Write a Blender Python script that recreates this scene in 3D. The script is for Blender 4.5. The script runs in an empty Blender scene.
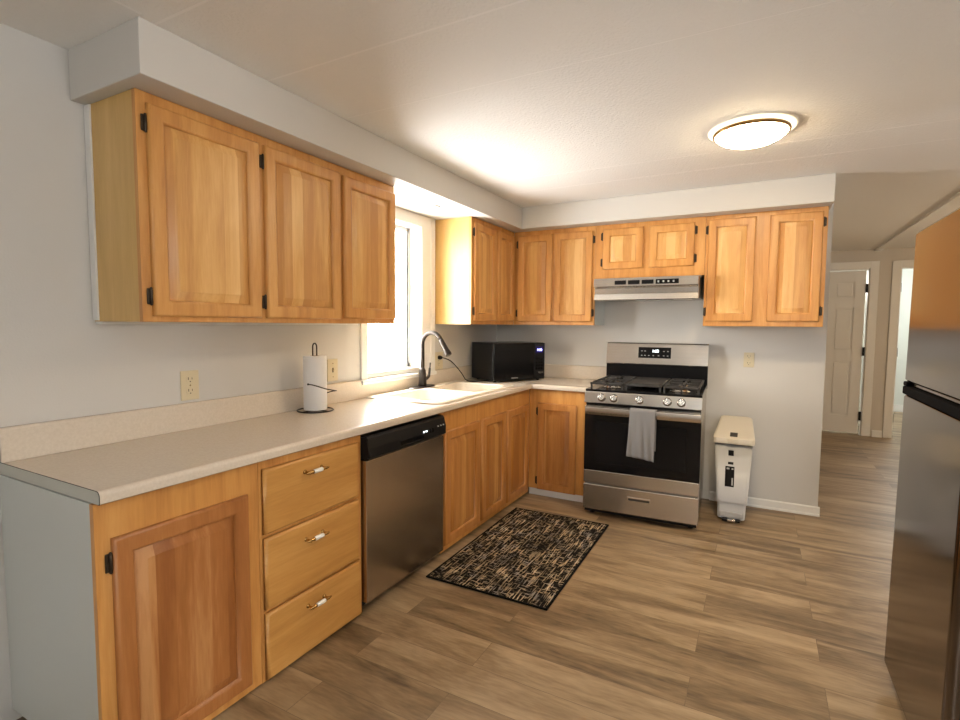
import bpy, bmesh, math, random
from mathutils import Vector, Matrix
random.seed(7)
SC = bpy.context.scene
COL = SC.collection
PI = math.pi

# ------------------------------------------------------------------ camera
cam_d = bpy.data.cameras.new('camera'); cam = bpy.data.objects.new('camera', cam_d); COL.objects.link(cam)
yaw, pitch, roll = math.radians(28.3389), math.radians(3.903), math.radians(0.4226)
fw = Vector((-math.sin(yaw)*math.cos(pitch), math.cos(yaw)*math.cos(pitch), -math.sin(pitch)))
rt = Vector((math.cos(yaw), math.sin(yaw), 0)); up = rt.cross(fw)
rt2 = rt*math.cos(roll) + up*math.sin(roll); up2 = -rt*math.sin(roll) + up*math.cos(roll)
M = Matrix((rt2, up2, -fw)).transposed().to_4x4(); M.translation = (2.2291, -4.4689, 1.3857)
cam.matrix_world = M
cam_d.sensor_fit = 'HORIZONTAL'; cam_d.sensor_width = 36; cam_d.lens = 518.66*36/960; cam_d.clip_start = 0.05
SC.camera = cam

# ------------------------------------------------------------------ world, sun, daylight, exposure
SC.view_settings.view_transform = 'Standard'; SC.view_settings.look = 'None'
SC.view_settings.gamma = 1; SC.view_settings.use_curve_mapping = False
SC.view_settings.exposure = 0.12
W = bpy.data.worlds.new('World'); SC.world = W; W.use_nodes = True
W.node_tree.nodes['Background'].inputs[0].default_value = (1.0, 0.985, 0.95, 1)
W.node_tree.nodes['Background'].inputs[1].default_value = 32.0

def sun(direction, strength, angle, color):
    d = bpy.data.lights.new('sun', 'SUN'); o = bpy.data.objects.new('sun', d); COL.objects.link(o)
    d.energy = strength; d.angle = math.radians(angle); d.color = color
    o.rotation_euler = Vector(direction).to_track_quat('-Z', 'Y').to_euler(); o.location = (-3, 3, 6)
def portal(loc, direction, sx, sy):
    d = bpy.data.lights.new('window_portal', 'AREA'); o = bpy.data.objects.new('window_portal', d); COL.objects.link(o)
    d.shape = 'RECTANGLE'; d.size = sx; d.size_y = sy
    o.location = loc; o.rotation_euler = Vector(direction).to_track_quat('-Z', 'Y').to_euler()
    d.cycles.is_portal = True
def lamp(name, loc, power, color, size=.1):
    d = bpy.data.lights.new(name, 'POINT'); o = bpy.data.objects.new(name, d); COL.objects.link(o)
    d.energy = power; d.color = color; d.shadow_soft_size = size; o.location = loc
sun((0.60, -0.40, -1.25), 30.0, 4.0, (1.0, 0.95, 0.86))
portal((-.16, -1.55, 1.57), (1, 0, 0), .9, 1.2)
portal((3.2, -7.05, 1.55), (0, 1, 0), .6, 1.1)
portal((6.55, -3.2, 1.55), (-1, 0, 0), 1.1, .8)
def uplight(loc, power, color, size):
    d = bpy.data.lights.new('added_ceiling_fill', 'AREA'); o = bpy.data.objects.new('added_ceiling_fill', d); COL.objects.link(o)
    d.shape = 'DISK'; d.size = size; d.energy = power; d.color = color; o.location = loc; o.rotation_euler = (PI, 0, 0)
uplight((2.9, -5.0, 1.7), 34, (.93, .97, 1.0), .45)  # added fill behind the camera to brighten the near ceiling, no fixture
lamp('added_side_room_fill', (2.9, 5.2, 2.0), 25, (1.0, .97, .9), .2)  # added bare light so the gap beside the hall door shows bright
lamp('added_hall_fill', (5.2, 1.2, 1.7), 45, (1.0, .70, .38))  # added warm fill for the hall, set out of view without a fixture
lamp('added_far_room_fill', (4.4, 4.8, 2.0), 60, (.97, 1.0, .97), .25)  # added bare light standing in for daylight in the far room

# ------------------------------------------------------------------ materials
def nt(name):
    m = bpy.data.materials.new(name); m.use_nodes = True
    t = m.node_tree; b = t.nodes['Principled BSDF']
    return m, t, b
def plain(name, col, rough=.5, metal=0, coat=0, bump=0, bscale=200, spec=None, trans=0):
    m, t, b = nt(name)
    b.inputs['Base Color'].default_value = (*col, 1); b.inputs['Roughness'].default_value = rough
    b.inputs['Metallic'].default_value = metal; b.inputs['Coat Weight'].default_value = coat
    if spec is not None: b.inputs['Specular IOR Level'].default_value = spec
    tc = t.nodes.new('ShaderNodeTexCoord'); n = t.nodes.new('ShaderNodeTexNoise'); n.inputs['Scale'].default_value = bscale
    n.inputs['Detail'].default_value = 3
    t.links.new(tc.outputs['Object'], n.inputs['Vector'])
    if bump:
        bp = t.nodes.new('ShaderNodeBump'); bp.inputs['Strength'].default_value = bump; bp.inputs['Distance'].default_value = .004
        t.links.new(n.outputs['Fac'], bp.inputs['Height']); t.links.new(bp.outputs['Normal'], b.inputs['Normal'])
    else:
        mr = t.nodes.new('ShaderNodeMapRange'); mr.inputs['To Min'].default_value = max(0, rough-.03); mr.inputs['To Max'].default_value = rough+.03
        t.links.new(n.outputs['Fac'], mr.inputs['Value']); t.links.new(mr.outputs['Result'], b.inputs['Roughness'])
    return m
def emit(name, col, s):
    m, t, b = nt(name)
    b.inputs['Base Color'].default_value = (*col, 1)
    b.inputs['Emission Color'].default_value = (*col, 1); b.inputs['Emission Strength'].default_value = s
    return m
def ramp(t, stops):
    r = t.nodes.new('ShaderNodeValToRGB'); e = r.color_ramp.elements
    while len(e) < len(stops): e.new(.5)
    for i, (p, c) in enumerate(stops): e[i].position = p; e[i].color = (*c, 1)
    return r
def math_node(t, op, a=None, b=None):
    n = t.nodes.new('ShaderNodeMath'); n.operation = op
    for i, v in enumerate((a, b)):
        if v is None: continue
        if isinstance(v, (int, float)): n.inputs[i].default_value = v
        else: t.links.new(v, n.inputs[i])
    return n.outputs[0]
def wood(name, dark, mid, light, axis='z', strip=0.0, rough=.40, coat=.12):
    """maple: long grain along one axis, glued-up strips across it"""
    m, t, b = nt(name); L = t.links.new
    tc = t.nodes.new('ShaderNodeTexCoord'); oi = t.nodes.new('ShaderNodeObjectInfo')
    cb = t.nodes.new('ShaderNodeCombineXYZ')
    r7 = math_node(t, 'MULTIPLY', oi.outputs['Random'], 7.3)
    for i in range(3): L(r7, cb.inputs[i])
    add = t.nodes.new('ShaderNodeVectorMath'); add.operation = 'ADD'
    L(tc.outputs['Object'], add.inputs[0]); L(cb.outputs[0], add.inputs[1])
    mp = t.nodes.new('ShaderNodeMapping'); L(add.outputs[0], mp.inputs['Vector'])
    mp.inputs['Scale'].default_value = {'z': (1, 1, .09), 'x': (.09, 1, 1), 'y': (1, .09, 1)}[axis]
    n1 = t.nodes.new('ShaderNodeTexNoise'); n1.inputs['Scale'].default_value = 16; n1.inputs['Detail'].default_value = 6
    n1.inputs['Distortion'].default_value = .8; L(mp.outputs[0], n1.inputs['Vector'])
    n2 = t.nodes.new('ShaderNodeTexNoise'); n2.inputs['Scale'].default_value = 140; n2.inputs['Detail'].default_value = 3
    L(mp.outputs[0], n2.inputs['Vector'])
    f = math_node(t, 'ADD', math_node(t, 'MULTIPLY', n1.outputs['Fac'], .75), math_node(t, 'MULTIPLY', n2.outputs['Fac'], .25))
    if strip:
        sp = t.nodes.new('ShaderNodeSeparateXYZ'); L(add.outputs[0], sp.inputs[0])
        k = math_node(t, 'FLOOR', math_node(t, 'DIVIDE', sp.outputs[2 if axis == 'x' else 0], strip))
        wn = t.nodes.new('ShaderNodeTexWhiteNoise'); wn.noise_dimensions = '1D'; L(k, wn.inputs['W'])
        f = math_node(t, 'ADD', f, math_node(t, 'MULTIPLY', math_node(t, 'SUBTRACT', wn.outputs['Value'], .5), .42))
    r = ramp(t, [(.28, dark), (.5, mid), (.72, light)]); L(f, r.inputs[0])
    L(r.outputs[0], b.inputs['Base Color'])
    b.inputs['Roughness'].default_value = rough; b.inputs['Coat Weight'].default_value = coat; b.inputs['Coat Roughness'].default_value = .22
    bp = t.nodes.new('ShaderNodeBump'); bp.inputs['Strength'].default_value = .06; bp.inputs['Distance'].default_value = .002
    L(n2.outputs['Fac'], bp.inputs['Height']); L(bp.outputs['Normal'], b.inputs['Normal'])
    return m
def steel(name, col, rough, axis='x'):
    m, t, b = nt(name); L = t.links.new
    tc = t.nodes.new('ShaderNodeTexCoord'); mp = t.nodes.new('ShaderNodeMapping'); L(tc.outputs['Object'], mp.inputs['Vector'])
    mp.inputs['Scale'].default_value = {'x': (1.5, 90, 90), 'z': (90, 90, 1.5)}[axis]
    n = t.nodes.new('ShaderNodeTexNoise'); n.inputs['Scale'].default_value = 1; n.inputs['Detail'].default_value = 1; L(mp.outputs[0], n.inputs['Vector'])
    r = ramp(t, [(.3, tuple(q*.97 for q in col)), (.7, tuple(min(1, q*1.03) for q in col))]); L(n.outputs['Fac'], r.inputs[0]); L(r.outputs[0], b.inputs['Base Color'])
    b.inputs['Roughness'].default_value = rough; b.inputs['Metallic'].default_value = 1
    return m
def floor_mat():
    m, t, b = nt('vinyl plank'); L = t.links.new
    tc = t.nodes.new('ShaderNodeTexCoord')
    br = t.nodes.new('ShaderNodeTexBrick'); L(tc.outputs['Object'], br.inputs['Vector'])
    br.offset = .37; br.offset_frequency = 2
    br.inputs['Color1'].default_value = (0, 0, 0, 1); br.inputs['Color2'].default_value = (1, 1, 1, 1); br.inputs['Mortar'].default_value = (.5, .5, .5, 1)
    br.inputs['Scale'].default_value = 1; br.inputs['Mortar Size'].default_value = .0012; br.inputs['Mortar Smooth'].default_value = .3
    br.inputs['Brick Width'].default_value = 1.25; br.inputs['Row Height'].default_value = .18; br.inputs['Bias'].default_value = 0
    sp = t.nodes.new('ShaderNodeSeparateXYZ'); L(tc.outputs['Object'], sp.inputs[0])
    cb = t.nodes.new('ShaderNodeCombineXYZ')
    L(math_node(t, 'ADD', math_node(t, 'MULTIPLY', sp.outputs[0], .17), math_node(t, 'MULTIPLY', br.outputs['Color'], 9.0)), cb.inputs[0]); L(sp.outputs[1], cb.inputs[1])
    n1 = t.nodes.new('ShaderNodeTexNoise'); n1.inputs['Scale'].default_value = 8; n1.inputs['Detail'].default_value = 6; n1.inputs['Distortion'].default_value = 1.2; L(cb.outputs[0], n1.inputs['Vector'])
    n2 = t.nodes.new('ShaderNodeTexNoise'); n2.inputs['Scale'].default_value = 90; n2.inputs['Detail'].default_value = 3; L(cb.outputs[0], n2.inputs['Vector'])
    f = math_node(t, 'ADD', math_node(t, 'MULTIPLY', n1.outputs['Fac'], .72), math_node(t, 'MULTIPLY', n2.outputs['Fac'], .22))
    f = math_node(t, 'ADD', f, math_node(t, 'MULTIPLY', math_node(t, 'SUBTRACT', br.outputs['Color'], .45), .15))
    r = ramp(t, [(.30, (.105, .066, .033)), (.47, (.25, .170, .092)), (.66, (.40, .29, .172))]); L(f, r.inputs[0])
    mx = t.nodes.new('ShaderNodeMix'); mx.data_type = 'RGBA'; L(math_node(t, 'MULTIPLY', br.outputs['Fac'], .55), mx.inputs['Factor'])
    L(r.outputs[0], mx.inputs[6]); mx.inputs[7].default_value = (.07, .05, .035, 1)
    L(mx.outputs[2], b.inputs['Base Color'])
    b.inputs['Roughness'].default_value = .42
    bp = t.nodes.new('ShaderNodeBump'); bp.inputs['Strength'].default_value = .12; bp.inputs['Distance'].default_value = .002
    L(n2.outputs['Fac'], bp.inputs['Height']); L(bp.outputs['Normal'], b.inputs['Normal'])
    return m
def rug_mat():
    m, t, b = nt('woven rug'); L = t.links.new
    tc = t.nodes.new('ShaderNodeTexCoord')
    def streak(sx, sy, thr, soft, off):
        mp = t.nodes.new('ShaderNodeMapping'); mp.inputs['Scale'].default_value = (sx, sy, 1); mp.inputs['Location'].default_value = (off, off*.7, 0)
        L(tc.outputs['Object'], mp.inputs['Vector'])
        n = t.nodes.new('ShaderNodeTexNoise'); n.inputs['Scale'].default_value = 1; n.inputs['Detail'].default_value = 2.5; n.inputs['Roughness'].default_value = .6
        L(mp.outputs[0], n.inputs['Vector'])
        mr = t.nodes.new('ShaderNodeMapRange'); mr.inputs['From Min'].default_value = thr-soft; mr.inputs['From Max'].default_value = thr+soft
        L(n.outputs['Fac'], mr.inputs['Value']); return mr.outputs['Result']
    a = streak(100, 7, .565, .03, 3)     # dashes running the long way
    c = streak(20, 100, .60, .03, 11)    # dashes running across
    g = streak(6, 4, .47, .10, 23)      # worn patches
    s = math_node(t, 'MAXIMUM', math_node(t, 'MULTIPLY', a, .95), c)
    s = math_node(t, 'MULTIPLY', s, math_node(t, 'ADD', math_node(t, 'MULTIPLY', g, .65), .35))
    tone = t.nodes.new('ShaderNodeTexNoise'); tone.inputs['Scale'].default_value = 9; L(tc.outputs['Object'], tone.inputs['Vector'])
    r = ramp(t, [(.35, (.42, .38, .34)), (.55, (.62, .46, .27)), (.7, (.72, .62, .46))]); L(tone.outputs['Fac'], r.inputs[0])
    mx = t.nodes.new('ShaderNodeMix'); mx.data_type = 'RGBA'; L(s, mx.inputs['Factor'])
    mx.inputs[6].default_value = (.008, .007, .007, 1); L(r.outputs[0], mx.inputs[7])
    L(mx.outputs[2], b.inputs['Base Color']); b.inputs['Roughness'].default_value = .95; b.inputs['Specular IOR Level'].default_value = .1
    n = t.nodes.new('ShaderNodeTexNoise'); n.inputs['Scale'].default_value = 350; L(tc.outputs['Object'], n.inputs['Vector'])
    bp = t.nodes.new('ShaderNodeBump'); bp.inputs['Strength'].default_value = .5; bp.inputs['Distance'].default_value = .003
    L(n.outputs['Fac'], bp.inputs['Height']); L(bp.outputs['Normal'], b.inputs['Normal'])
    return m
def laminate():
    m, t, b = nt('counter laminate'); L = t.links.new
    tc = t.nodes.new('ShaderNodeTexCoord')
    n = t.nodes.new('ShaderNodeTexNoise'); n.inputs['Scale'].default_value = 120; n.inputs['Detail'].default_value = 3; L(tc.outputs['Object'], n.inputs['Vector'])
    r = ramp(t, [(.3, (.64, .56, .46)), (.7, (.70, .62, .52))]); L(n.outputs['Fac'], r.inputs[0]); L(r.outputs[0], b.inputs['Base Color'])
    b.inputs['Roughness'].default_value = .27
    return m
def pane_mat():
    m = bpy.data.materials.new('window glass'); m.use_nodes = True; t = m.node_tree; t.nodes.clear(); L = t.links.new
    o = t.nodes.new('ShaderNodeOutputMaterial'); tr = t.nodes.new('ShaderNodeBsdfTransparent'); g = t.nodes.new('ShaderNodeBsdfGlossy')
    g.inputs['Roughness'].default_value = .02; lw = t.nodes.new('ShaderNodeLayerWeight'); mx = t.nodes.new('ShaderNodeMixShader')
    L(math_node(t, 'ADD', math_node(t, 'MULTIPLY', math_node(t, 'POWER', lw.outputs['Facing'], 5.0), .7), .04), mx.inputs[0]); L(tr.outputs[0], mx.inputs[1]); L(g.outputs[0], mx.inputs[2]); L(mx.outputs[0], o.inputs[0])
    return m

M_WALL = plain('grey wall paint', (.61, .595, .565), .6, bump=.12, bscale=160)
M_HALL = plain('beige hall paint', (.60, .56, .50), .6, bump=.12, bscale=160)
M_PALE = plain('pale green paint', (.66, .68, .63), .6, bump=.1)
M_CEIL = plain('textured ceiling', (.82, .815, .80), .8, bump=.9, bscale=80)
M_SEAM = plain('seam caulk with light painted in', (.88, .87, .86), .6)  # seam colour lightened to imitate the light the caulk strips catch
M_TRIM = plain('white trim paint', (.80, .79, .76), .4)
M_FLOOR = floor_mat()
T_D, T_M, T_L = (.46, .19, .045), (.60, .285, .075), (.70, .375, .120)
M_FRAME = wood('maple frame upright', T_D, T_M, T_L, 'z', 0)
M_FRAMEX = wood('maple level grain', (.44, .20, .045), (.55, .275, .070), (.64, .345, .105), 'x', 0)
M_PANEL = wood('maple panel', (.54, .255, .070), (.67, .36, .110), (.78, .48, .185), 'z', .065)
M_SIDE = wood('maple side veneer', (.56, .34, .105), (.64, .41, .14), (.71, .48, .18), 'z', 0, .4, .1)
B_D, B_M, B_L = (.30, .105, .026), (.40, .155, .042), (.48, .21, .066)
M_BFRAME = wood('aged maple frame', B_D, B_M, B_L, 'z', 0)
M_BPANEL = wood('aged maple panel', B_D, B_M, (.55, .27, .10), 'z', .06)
M_MFRAME = wood('honey maple frame', (.40, .155, .036), (.53, .23, .060), (.62, .31, .095), 'z', 0)
M_MPANEL = wood('honey maple panel', (.40, .155, .036), (.53, .24, .064), (.64, .34, .11), 'z', .06)
M_LAM = laminate()
M_ENDLAM = plain('grey laminate end', (.48, .48, .43), .4)
M_WHITEPANEL = plain('white end panel', (.55, .57, .55), .5, bump=.1, bscale=60)
M_STEEL = steel('brushed steel', (.60, .57, .53), .27)
M_DWSTEEL = steel('dishwasher steel', (.50, .43, .365), .25, 'z')
M_FRIDGE = steel('dark steel', (.175, .150, .135), .15, 'z')
M_CHROME = plain('polished chrome', (.8, .79, .77), .12, 1)
M_BLACK = plain('black plastic', (.008, .008, .009), .3, spec=.22)
M_GLOSS = plain('black glass', (.006, .006, .007), .08, spec=.3)
M_ENAMEL = plain('black enamel', (.007, .007, .008), .15, spec=.25)
M_IRON = plain('cast iron', (.030, .027, .025), .55, bump=.2, bscale=300)
M_BRONZE = plain('dark bronze', (.035, .028, .024), .35, .7)
M_HINGE = plain('antique hinge', (.045, .030, .018), .4, .6)
M_BRASS = plain('antique brass', (.50, .31, .11), .25, 1)
M_CERAMIC = plain('white ceramic', (.85, .84, .80), .12)
M_SINK = plain('biscuit composite', (.78, .70, .58), .2)
M_IVORY = plain('ivory plastic', (.66, .58, .40), .4)
M_SLOT = plain('dark slot', (.03, .025, .02), .5)
M_PAPER = plain('paper towel', (.84, .84, .84), .9, bump=.5, bscale=220)
M_CORE = plain('cardboard', (.45, .34, .22), .9)
M_TOWEL = plain('grey terry', (.23, .225, .23), .95, bump=1.0, bscale=260)
M_CAN = plain('light grey plastic', (.60, .60, .60), .4)
M_LID = plain('cream plastic', (.72, .66, .55), .4)
M_GREYPL = plain('grey plastic', (.40, .39, .38), .45)
M_WHITE = plain('white plastic', (.80, .80, .78), .4)
M_PRINT = plain('pale print', (.55, .55, .52), .6)
M_BEIGERING = plain('bronze lamp ring', (.20, .115, .035), .35, .8)
M_LAMPGLASS = emit('lit frosted glass', (1.0, .77, .48), 74.0)
M_LAMPBASE = emit('glowing lamp pan', (1.0, .86, .62), 1.6)
M_CLOCK = emit('lit clock digits', (.9, .97, 1.0), 5.0)
M_BLUE = emit('lit blue digits', (.35, .35, 1.0), 5.0)
M_LED = emit('lit indicator', (.85, .92, 1.0), 3.0)
M_PANE = pane_mat()
M_RUG = rug_mat()
M_RUGEDGE = plain('black rug binding', (.006, .006, .006), .95, spec=.1, bump=.4, bscale=300)

# ------------------------------------------------------------------ mesh helpers
class MB:
    def __init__(s): s.bm = bmesh.new(); s.sharp = .6
    def _new(s, f0, mi, smooth=False):
        s.bm.faces.ensure_lookup_table()
        for f in s.bm.faces[f0:]: f.material_index = mi; f.smooth = smooth
    def box(s, x0, x1, y0, y1, z0, z1, bev=0, mi=0, seg=2):
        tmp = bmesh.new(); v = bmesh.ops.create_cube(tmp, size=1)['verts']
        for q in v: q.co = Vector(((x0+x1)/2 + q.co.x*(x1-x0), (y0+y1)/2 + q.co.y*(y1-y0), (z0+z1)/2 + q.co.z*(z1-z0)))
        if bev: bmesh.ops.bevel(tmp, geom=list(tmp.edges), offset=bev, segments=seg, profile=.5, affect='EDGES')
        s.merge(tmp, mi, bool(bev)); return s
    def merge(s, tmp, mi=0, smooth=False, mat=None):
        if mat is not None: bmesh.ops.transform(tmp, matrix=mat, verts=tmp.verts)
        bmesh.ops.recalc_face_normals(tmp, faces=tmp.faces)
        mp = {v: s.bm.verts.new(v.co) for v in tmp.verts}
        for f in tmp.faces:
            try: n = s.bm.faces.new([mp[v] for v in f.verts])
            except ValueError: continue
            n.material_index = mi; n.smooth = smooth
        tmp.free()
    def loft(s, loops, cap0=True, cap1=True, mi=0, smooth=True, closed=True):
        tmp = bmesh.new(); R = [[tmp.verts.new(p) for p in L] for L in loops]
        n = len(loops[0])
        for a, b in zip(R, R[1:]):
            for i in range(n if closed else n-1):
                j = (i+1) % n
                try: tmp.faces.new((a[i], a[j], b[j], b[i]))
                except ValueError: pass
        if cap0: tmp.faces.new(R[0][::-1])
        if cap1: tmp.faces.new(R[-1])
        s.merge(tmp, mi, smooth); return s
    def lathe(s, prof, c=(0, 0, 0), axis='z', n=32, mi=0, cap=True):
        loops = []
        for r, h in prof:
            L = []
            for i in range(n):
                a = 2*PI*i/n; u, v = r*math.cos(a), r*math.sin(a)
                p = {'z': (u, v, h), 'y': (u, h, v), 'x': (h, u, v)}[axis]
                L.append(Vector(c) + Vector(p))
            loops.append(L)
        return s.loft(loops, cap, cap, mi)
    def tube(s, pts, r, n=10, mi=0, closed=False):
        pts = [Vector(p) for p in pts]; loops = []; up = None
        for i, p in enumerate(pts):
            if closed: d = pts[(i+1) % len(pts)] - pts[i-1]
            else: d = pts[min(i+1, len(pts)-1)] - pts[max(i-1, 0)]
            d.normalize()
            if up is None: up = d.orthogonal().normalized()
            up = (up - d*up.dot(d)).normalized(); w = d.cross(up)
            rr = r[i] if isinstance(r, (list, tuple)) else r
            loops.append([p + (up*math.cos(2*PI*k/n) + w*math.sin(2*PI*k/n))*rr for k in range(n)])
        if closed: loops.append(loops[0])
        return s.loft(loops, not closed, not closed, mi)
    def prism(s, poly, axis, a, b, mi=0, smooth=False):
        def P(u, v, h): return {'x': (h, u, v), 'y': (u, h, v), 'z': (u, v, h)}[axis]
        return s.loft([[Vector(P(u, v, h)) for u, v in poly] for h in (a, b)], True, True, mi, smooth)
    def build(s, name, mats, parent=None, loc=None):
        bm = s.bm
        if s.sharp:
            for e in bm.edges:
                e.smooth = not (len(e.link_faces) == 2 and e.calc_face_angle(0) > s.sharp)
        me = bpy.data.meshes.new(name); bm.to_mesh(me); bm.free()
        for m in (mats if isinstance(mats, (list, tuple)) else [mats]): me.materials.append(m)
        o = bpy.data.objects.new(name, me); COL.objects.link(o)
        if any(f.use_smooth for f in me.polygons): w = o.modifiers.new('weighted', 'WEIGHTED_NORMAL'); w.keep_sharp = True; w.weight = 100
        if parent: o.parent = parent
        if loc: o.location = loc
        return o
def rrect(x0, x1, y0, y1, r, z, n=5):
    P = []
    for cx, cy, a0 in ((x1-r, y1-r, 0), (x0+r, y1-r, 90), (x0+r, y0+r, 180), (x1-r, y0+r, 270)):
        for i in range(n+1):
            a = math.radians(a0 + 90*i/n); P.append(Vector((cx + r*math.cos(a), cy + r*math.sin(a), z)))
    return P
def bez(p, n=12):
    p = [Vector(q) for q in p]; out = []
    P = [p[0]] + p + [p[-1]]
    for i in range(1, len(P)-2):
        for k in range(n):
            t = k/n; a, b, c, d = P[i-1:i+3]
            out.append(.5*((2*b) + (c-a)*t + (2*a-5*b+4*c-d)*t*t + (3*b-a-3*c+d)*t**3))
    out.append(p[-1]); return out
def thing(name, label, cat, loc=(0, 0, 0), rz=0, group=None):
    o = bpy.data.objects.new(name, None); COL.objects.link(o); o.empty_display_size = .1
    o.location = loc; o.rotation_euler = (0, 0, rz); o['label'] = label; o['category'] = cat
    if group: o['group'] = group
    return o
def tag(o, label, cat, group=None):
    o['label'] = label; o['category'] = cat
    if group: o['group'] = group
    return o
def struct(o, label, cat):
    o['kind'] = 'structure'; o['label'] = label; o['category'] = cat; return o

# ------------------------------------------------------------------ the room shell
ZC, ZS = 2.36, 2.183          # ceiling, soffit underside
struct(MB().box(-.3, 7, -7.3, 6.6, -.1, 0).build('floor', M_FLOOR), 'brown wood-look vinyl plank floor', 'floor')
c = MB().box(-.3, 7, -7.3, 6.6, ZC, ZC+.1)
for y, hw_ in ((-3.42, .0045), (-2.975, .0045), (-2.54, .002), (-1.22, .0025), (-.90, .0025)):
    c.box(.44, 3.45, y-hw_, y+hw_, ZC-.0006, ZC+.01, 0, 1)
c.box(.457, .467, -7, -3.474, ZC-.0006, ZC+.01, 0, 1)
struct(c.build('ceiling', [M_CEIL, M_SEAM]), 'white textured panel ceiling with thin seams', 'ceiling')
struct(MB().box(3.445, 3.52, -7, 3.65, ZC-.022, ZC+.01, .004).build('trim_1', M_CEIL), 'long flat ceiling strip beyond the fridge', 'trim')

WY0, WY1, WZ0, WZ1 = -1.80, -1.285, 1.06, 2.10      # window opening (glazed part of the wall)
WY0 = -1.885
w = MB().box(-.15, 0, -7.1, WY0, 0, ZC).box(-.15, 0, WY1, .1, 0, ZC).box(-.15, 0, WY0, WY1, 0, WZ0).box(-.15, 0, WY0, WY1, WZ1, ZC)
struct(w.build('wall_left', M_WALL), 'light grey wall behind the sink run', 'wall')
struct(MB().box(0, 2.650, 0, .1, 0, ZC).build('wall_back', M_WALL), 'light grey wall behind the gas range', 'wall')
struct(MB().box(2.55, 2.65, .1, 3.65, 0, ZC).build('wall_hall', M_HALL), 'beige hallway side wall', 'wall')
D1a, D1b, D2a, D2b, DZ = 2.62, 3.415, 3.72, 4.5, 2.125
w = MB().box(2.4, D1a, 3.65, 3.75, 0, ZC+.04).box(D1b, D2a, 3.65, 3.75, 0, ZC+.04).box(D2b, 7, 3.65, 3.75, 0, ZC+.04)
w.box(D1a, D1b, 3.65, 3.75, DZ, ZC+.04).box(D2a, D2b, 3.65, 3.75, DZ, ZC+.04)
struct(w.build('wall_far', M_HALL), 'beige wall at the end of the hallway', 'wall')
w = MB().box(2.2, 7, 6.3, 6.4, 0, ZC).box(3.5, 3.56, 3.75, 6.3, 0, ZC).box(6.9, 7, 3.75, 6.3, 0, ZC).box(2.2, 2.3, 3.75, 6.3, 0, ZC)
struct(w.build('wall_beyond', M_PALE), 'pale green wall of the room beyond the hallway', 'wall')
struct(MB().box(3.56, 6.9, 6.282, 6.299, 0, .12, .004).build('baseboard_beyond', M_TRIM), 'white baseboard in the pale green room', 'baseboard')
# behind and to the right of the camera
w = MB().box(-.15, 2.9, -7.2, -7.1, 0, ZC).box(3.5, 7, -7.2, -7.1, 0, ZC).box(2.9, 3.5, -7.2, -7.1, 0, 1.0).box(2.9, 3.5, -7.2, -7.1, 2.1, ZC)
struct(w.build('wall_rear', M_WALL), 'grey wall behind the viewer', 'wall')
w = MB().box(6.6, 6.7, -7.1, -3.6, 0, ZC).box(6.6, 6.7, -2.8, 3.65, 0, ZC).box(6.6, 6.7, -3.6, -2.8, 0, 1.0).box(6.6, 6.7, -3.6, -2.8, 2.1, ZC)
struct(w.build('wall_right', M_WALL), 'grey wall beyond the dining side', 'wall')
struct(MB().box(3.46, 3.55, -3.0, -1.7, 0, ZC-.022).build('wall_partition', M_WALL), 'grey partition behind the fridge', 'wall')
for nm, a in (('added_window_rear', (2.9, 3.5, -7.17, -7.13, 1.0, 2.1)), ('added_window_right', (6.63, 6.67, -3.6, -2.8, 1.0, 2.1))):  # invented unseen windows, sized for the light they let in
    x0, x1, y0, y1, z0, z1 = a; f = MB()
    if nm == 'added_window_rear':
        for q in (x0, (x0+x1)/2-.03, x1-.06): f.box(q, q+.06, y0, y1, z0, z1)
        f.box(x0, x1, y0, y1, z0, z0+.06).box(x0, x1, y0, y1, z1-.06, z1)
    else:
        for q in (y0, (y0+y1)/2-.03, y1-.06): f.box(x0, x1, q, q+.06, z0, z1)
        f.box(x0, x1, y0, y1, z0, z0+.06).box(x0, x1, y0, y1, z1-.06, z1)
    struct(f.build(nm, M_TRIM), 'unseen white framed window added behind the viewer for light' if nm == 'added_window_rear' else 'unseen white framed window added on the dining side for light', 'window')

# soffits over the wall cabinets
struct(MB().box(0, .446, -3.474, 0, ZS, ZC, .004).build('soffit_left', M_WALL), 'grey boxed soffit over the sink-side wall cabinets', 'soffit')
struct(MB().box(.446, 2.6125, -.446, 0, ZS, ZC, .004).build('soffit_back', M_WALL), 'grey boxed soffit over the range-side wall cabinets', 'soffit')

# baseboards
def board(x0, x1, y, h, name, label):
    struct(MB().prism([(y, 0), (y-.022, 0), (y-.020, .012), (y-.014, .016), (y-.013, h-.008), (y-.006, h), (y, h)], 'x', x0, x1).build(name, M_TRIM), label, 'baseboard')
board(1.92, 2.662, -.001, .068, 'baseboard_back', 'white baseboard on the wall beside the trash can')
board(3.525, 3.63, 3.649, .085, 'baseboard_far', 'short white baseboard between the hallway doors')

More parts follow.
